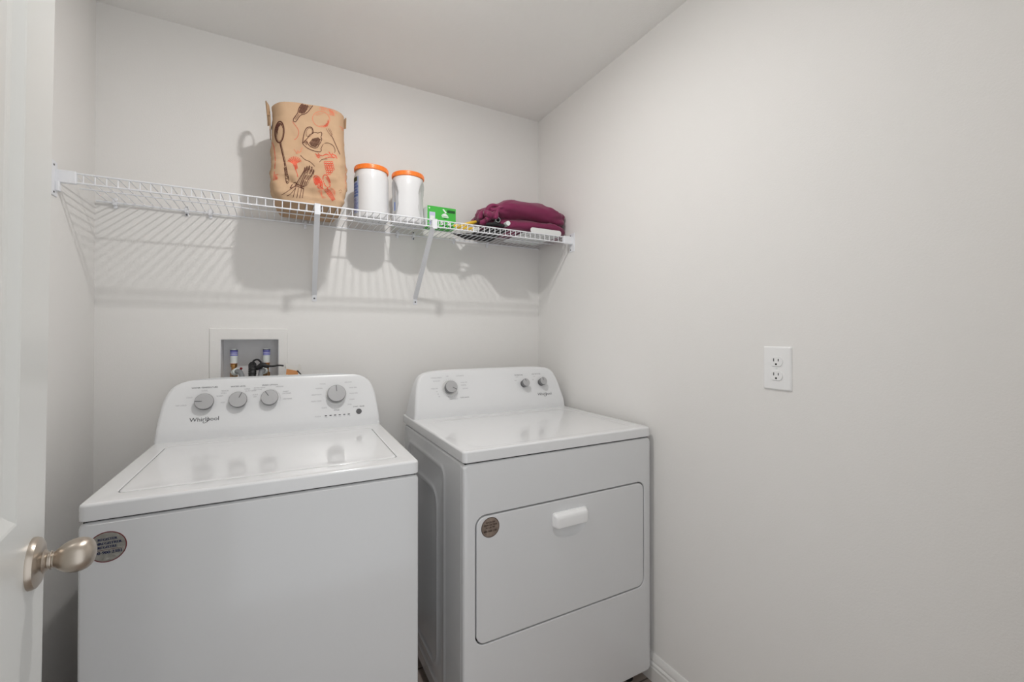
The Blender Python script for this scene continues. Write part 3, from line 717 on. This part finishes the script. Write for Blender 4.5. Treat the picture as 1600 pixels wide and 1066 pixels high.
# ------------------------------------------------------------ burgundy folded chair / cloth bundle
BN = thing('folded_fabric_bundle', (1.03, 1.82, SZ + .002), 'bulky folded burgundy cloth bundle at the right end of the shelf', 'fabric bundle')
def pillow(x0, x1, y0, y1, z0, z1, seed, leftc=0, n=72, k=48, tilt=0, sag=0):
    m = MB(); loops = []; a, b, c = (x1 - x0) / 2, (y1 - y0) / 2, (z1 - z0) / 2; cx, cy, cz = (x0 + x1) / 2, (y0 + y1) / 2, (z0 + z1) / 2
    def sp(v, e): return math.copysign(abs(v) ** e, v)
    for i in range(n + 1):
        th = -PI / 2 + PI * i / n; sx = sp(math.sin(th), .42 if True else 1); rr = max(sp(math.cos(th), .42), .002); L = []
        for j in range(k):
            ph = 2 * PI * j / k; y = sp(math.cos(ph), .75) * rr; z = sp(math.sin(ph), .8) * rr
            uu = (1 + sx) / 2; tp = 1 - leftc * .62 * max(0, 1 - uu / .30) ** 1.3; p = Vector((cx + a * sx, cy + b * y, z0 + (c + c * z) * tp))
            u = (p.x - x0) / (x1 - x0)
            p.z += tilt * (u - .5) + sag * math.sin(PI * u)
            q = Vector((p.x * 7, p.y * 16, p.z * 26 + seed * 7))
            w = noise.noise(q) * .009 + noise.noise(q * 2.3) * .004
            # long diagonal wrinkles
            w += .0075 * (1 - min(1, abs(noise.noise(Vector((p.x * 7 + p.z * 24, p.y * 5, seed)))) * 4)) - .003
            w += .004 * (1 - min(1, abs(noise.noise(Vector((p.x * 16 - p.z * 40, p.y * 12, seed + 3)))) * 4))
            ce = math.exp(-(u / .16) ** 2) * leftc; w += ce * (noise.noise(Vector((p.x * 30, p.y * 34, p.z * 48))) * .02)
            ce2 = math.exp(-((1 - u) / .1) ** 2); w += ce2 * noise.noise(Vector((p.x * 20, p.y * 30, p.z * 55 + 5))) * .008
            d = Vector((.25 * sx, y, z)); d = d.normalized() if d.length > 1e-6 else Vector((0, 0, 1))
            p += d * w; p.z = max(p.z, SZ + .0035); p.x = min(p.x, XR - .003); p.y = min(p.y, YB - .004); L.append(p)
        loops.append(L)
    m.loft(loops, BURG); return m
m = pillow(.845, 1.232, 1.714, 1.955, 1.752, 1.818, 3); m.build('lower_fold', BN, world=True, sharp=80, wn=False)
m = pillow(.805, 1.233, 1.700, 1.965, 1.800, 1.897, 8, 1.0, tilt=-.018, sag=.008); m.build('upper_fold', BN, world=True, sharp=80, wn=False)
# gathered crumpled end
m = MB()
for i in range(7):
    a = i * .9; P = []
    for j in range(9):
        t_ = j / 8; P.append((.800 + .06 * t_ + .012 * math.sin(a * 3 + t_ * 5), 1.712 + .010 * i + .012 * math.cos(a * 2 + t_ * 4), 1.786 + .011 * (i % 4) + .038 * t_ + .010 * math.sin(a + t_ * 7)))
    m.tube(catmull(P, 3), [.007 + .007 * math.sin(PI * min(1, q / 24 + .12)) for q in range(25)], BURG, 10)
m.build('gathered_end', BN, world=True, sharp=80, wn=False)
def tube_end(p, d, r, name, inner, body, L=.13):
    m = MB(); p = Vector(p); d = Vector(d).normalized(); q = d.to_track_quat('Z', 'Y').to_matrix().to_4x4(); M4 = Matrix.Translation(p) @ q
    m.rev([(r, -L), (r, 0), (r * .94, .002), (r * .74, .002), (r * .70, 0), (r * .70, -.02), (.0005, -.02)] if inner else [(r, -L), (r, -.001), (r * .92, .0018), (.0005, .0024)], body, n=24, M4=M4)
    if inner: m.rev([(r * .71, -.0195), (.0005, -.0192)], SLOT, n=24, M4=M4)
    return m.build(name, BN, world=True)
tube_end((.846, 1.700, 1.786), (-.30, -1, -.05), .0115, 'metal_tube', True, TUBEM)
tube_end((.893, 1.693, 1.776), (-.1, -1, -.05), .0105, 'tube_cap', False, CAPW, .10)
m = MB(); m.tube(catmull([(.800, 1.72, 1.765), (.84, 1.712, 1.770), (.88, 1.712, 1.766)], 4), .008, BLACKC, 8); m.build('strap', BN, world=True)
# black mat and white sheet under the bundle
m = MB(); m.loft([[(x, y, z) for x, y in [(.685, 1.87), (.775, 1.845), (.805, 1.712), (.90, 1.712), (.93, 1.93), (.93, 1.965), (.80, 1.965)]] for z in (SZ + .0019, SZ + .0032)], BLACKC)
o = m.build('black_mat', origin=(.9, 1.83, SZ + .0019)); tag(o, 'flat black mat lying on the wires under the burgundy bundle', 'mat')
m = MB(); loops = []
yy0, yy1 = 1.686, 1.686
m.loft([[(x, y, z) for x, y in rrect(.985, 1.175, SF + .006, 1.93, .02, 4)] for z in (SZ + .0019, SZ + .0028)], SHEETP)
# upturned front edge
m.loft([[(x, yq, z) for x, z in rrect(1.01, 1.178, SZ + .0022, SZ + .027, .011, 4)] for yq in (SF + .0085, SF + .0072)], SHEETP)
o = m.build('plastic_sleeve', origin=(1.08, 1.7, SZ + .003)); tag(o, 'white plastic sleeve tucked under the front of the burgundy bundle', 'sleeve')

# ------------------------------------------------------------ outlet
yo = .723; zo = 1.1905
OT = thing('wall_outlet', (XR, yo, zo), 'white duplex electrical outlet on the right wall', 'outlet')
m = MB(); L = []
for d, x in ((0, 0), (0, -.002), (.0028, -.0052), (.005, -.006)): L.append([(x, y, z) for y, z in rrect(-.039 + d, .039 - d, -.061 + d, .061 - d, .003, 3)])
m.loft(L, HANDLE); m.build('cover_plate', OT, sharp=25)
for s in (1, -1):
    zc = s * .0197; m = MB(); pts = []
    for i in range(40):
        a = 2 * PI * i / 40; pts.append((.0172 * math.cos(a), max(-.0138, min(.0138, .0172 * math.sin(a)))))
    m.loft([[(-.0055, a, zc + b) for a, b in pts], [(-.0082, a, zc + b) for a, b in pts], [(-.0086, a * .96, zc + b * .96) for a, b in pts]], HANDLE)
    for yy, h in ((.0064, .0042), (-.0064, .0034)): box(m, -.0089, -.0080, yy - .0011, yy + .0011, zc + .0035 - h, zc + .0035 + h, SLOT)
    m.rev([(.0026, -.0080), (.0026, -.0089), (.0003, -.0089)], SLOT, (0, 0, zc - .0082), 'X', 16)
    m.build('receptacle', OT, sharp=35)
m = MB(); m.rev([(.003, -.0055), (.0028, -.0068), (.0003, -.007)], CAPW, (0, 0, 0), 'X', 16); m.build('screw', OT)

# ------------------------------------------------------------ valve box in the back wall
VB = thing('washer_outlet_box', ((BX0 + BX1) / 2, YB, 1.0755), 'recessed grey-white washer outlet box in the back wall above the washer', 'valve box')
m = MB()
I_ = (BX0 + .0015, BX1 - .0015, BZ0 + .0015, BZ1 - .0015, .004)
Of = (BX0 - .034, BX1 + .03, BZ0 - .03, BZ1 + .041, .004)
m.xz([(I_, YB + .092), (I_, YB + .09), (ins(I_, .003), YB + .088), (ins(I_, .001), YB - .003), (ins(I_, -.002), YB - .0045), (ins(Of, .003), YB - .0045), (Of, YB - .002), (Of, YB - .0002)], BOXP, c0=False, c1=False)
m.xz([(I_, YB + .09), (I_, YB + .088)], BOXP)
m.build('housing', VB, world=True, sharp=30)
m = MB(); m.xz([(ins(Of, -.001), YB - .0002), (ins(Of, .002), YB - .0052), (ins(I_, -.004), YB - .0052), (ins(I_, -.001), YB - .0046)], PAINT, c0=False, c1=False); m.build('trim_flange', VB, world=True)
def arrestor(x, label):
    t = thing('hammer_arrestor', (x, 2.035, 1.172), label, 'water hammer arrestor', group='water hammer arrestors in the outlet box')
    m = MB(); m.rev([(.0128, 0), (.0128, .052), (.011, .056), (.0004, .057)], CAPW, n=24); b = m.build('chamber', t)
    m = MB(); m.rev([(.0131, .030), (.0131, .050)], LABELB, n=24, caps=False); m.rev([(.0133, .050), (.0133, .0535)], NAVY, n=24, caps=False)
    for z in (.045, .040, .034): m.rev([(.0133, z), (.0133, z + .0014)], CAPW if z < .045 else NAVY, n=24, caps=False)
    m.build('label', b)
    m = MB(); m.rev([(.0126, -.002), (.0126, .003)], COPPER, n=24); m.rev([(.0085, -.03), (.0085, -.016), (.0115, -.014), (.0115, -.004), (.009, -.002), (.0126, -.0015)], BRASS, n=24); m.build('brass_fitting', t)
    return t
arrestor(-.151, 'white and violet water hammer arrestor at the left of the outlet box')
arrestor(-.039, 'white and violet water hammer arrestor at the right of the outlet box')
def valve(x, sgn, label, hc):
    t = thing('water_valve', (x, 2.035, 1.077), label, 'valve', group='brass water valves in the outlet box')
    m = MB(); m.rev([(.010, 0), (.010, .035), (.013, .037), (.013, .055), (.009, .058), (.009, .066)], BRASS, n=20); m.build('valve_body', t)
    m = MB(); m.tube([(0, -.0, .048), (0, -.03, .052), (sgn * .004, -.042, .050)], .0085, BRASS, 12); m.build('valve_spout', t)
    m = MB(); m.tube([(sgn * .016, -.03, .060), (sgn * .028, -.036, .078)], [.0035, .0045], hc, 8); m.build('lever', t)
valve(-.151, 1, 'brass hot water valve under the left hammer arrestor', REDV)
valve(-.039, -1, 'brass cold water valve under the right hammer arrestor', LABELB)
def hose(name, pts, r, mt, label, cat, ribs=0, group=None, nut=None):
    t = thing(name, pts[-1], label, cat, group=group); P = catmull(pts, 8)
    m = MB()
    if ribs:
        P = catmull(pts, ribs); m.tube(P, [r * (1 + (.12 if i % 2 else -.06)) for i in range(len(P))], mt, 14)
    else: m.tube(P, r, mt, 12)
    m.build('hose_body', t, world=True)
    if nut:
        m = MB(); a = Vector(pts[0]); d = (Vector(P[3]) - a).normalized(); m.tube([a - d * .004, a + d * .016], .0135, nut, 12); m.build('hose_nut', t, world=True)
    return t
hose('supply_hose', [(-.143, 1.985, 1.140), (-.130, 1.955, 1.146), (-.118, 1.925, 1.132), (-.114, 1.915, 1.09), (-.114, 1.92, 1.02), (-.114, 1.93, .94)], .0085, GREYH, 'grey supply hose curving down from the left valve', 'hose', 0, 'supply hoses behind the washer', CAPW)
hose('supply_hose', [(-.046, 1.985, 1.142), (-.050, 1.955, 1.146), (-.056, 1.93, 1.132), (-.058, 1.92, 1.09), (-.058, 1.92, 1.02), (-.058, 1.93, .94)], .0085, GREYH, 'grey supply hose curving down from the right valve', 'hose', 0, 'supply hoses behind the washer', CAPW)
hose('drain_hose', [(-.088, 2.05, 1.10), (-.088, 2.03, 1.152), (-.086, 1.99, 1.165), (-.084, 1.945, 1.150), (-.085, 1.93, 1.10), (-.085, 1.93, .96)], .0125, RUBBER, 'black corrugated drain hose hooked into the outlet box', 'hose', 9)
t = thing('power_cord', (-.05, 1.93, 1.16), 'black power cord resting across the outlet box', 'cord')
m = MB(); m.tube(catmull([(-.090, 1.955, 1.130), (-.088, 1.955, 1.160), (-.080, 1.955, 1.184), (-.066, 1.955, 1.188), (-.055, 1.955, 1.176), (-.048, 1.95, 1.166), (-.02, 1.945, 1.162), (.004, 1.945, 1.1645), (.022, 1.945, 1.1625)], 6), .0035, RUBBER, 8); m.build('cable', t, world=True)
m = MB(); m.tube(catmull([(-.074, 1.95, 1.152), (-.062, 1.948, 1.160), (-.050, 1.946, 1.168), (-.038, 1.944, 1.163), (-.028, 1.944, 1.162)], 4), [.006, .007, .0085, .009, .0095, .010, .0105, .010, .0095, .009, .0085, .008, .0075, .007, .0065, .006, .0055], RUBBER, 10); m.build('plug_sleeve', t, world=True)
t = thing('paper_tag', (.05, 1.93, 1.14), 'white and orange paper tag propped behind the washer console', 'tag')
m = MB(); m.add([(.026, 1.935, 1.174), (.070, 1.940, 1.152), (.070, 1.958, 1.140), (.028, 1.955, 1.152)], [(0, 1, 2, 3)], PAPER)
q = [(.026, 1.935, 1.174), (.072, 1.938, 1.152), (.072, 1.938, 1.138), (.030, 1.935, 1.152)]
m.add(q + [(a, b + .0015, c) for a, b, c in q], [(0, 1, 2, 3), (7, 6, 5, 4), (0, 4, 5, 1), (1, 5, 6, 2), (2, 6, 7, 3), (3, 7, 4, 0)], PAPER)
q = [(.032, 1.934, 1.150), (.072, 1.937, 1.140), (.074, 1.937, 1.120), (.030, 1.934, 1.128)]
m.add(q + [(a, b + .0015, c) for a, b, c in q], [(0, 1, 2, 3), (7, 6, 5, 4), (0, 4, 5, 1), (1, 5, 6, 2), (2, 6, 7, 3), (3, 7, 4, 0)], ORT)
m.add([(.066, 1.95, 1.140), (.076, 1.95, 1.168), (.084, 1.95, 1.160), (.086, 1.95, 1.145)], [(0, 1, 2, 3)], PAPER)
m.build('tag_card', t, world=True, recalc=False)
m = MB(); m.tube([(.070, 1.936, 1.142), (.078, 1.936, 1.132), (.088, 1.936, 1.120), (.098, 1.936, 1.105)], .0022, RUBBER, 8); m.build('tag_cord', t, world=True)
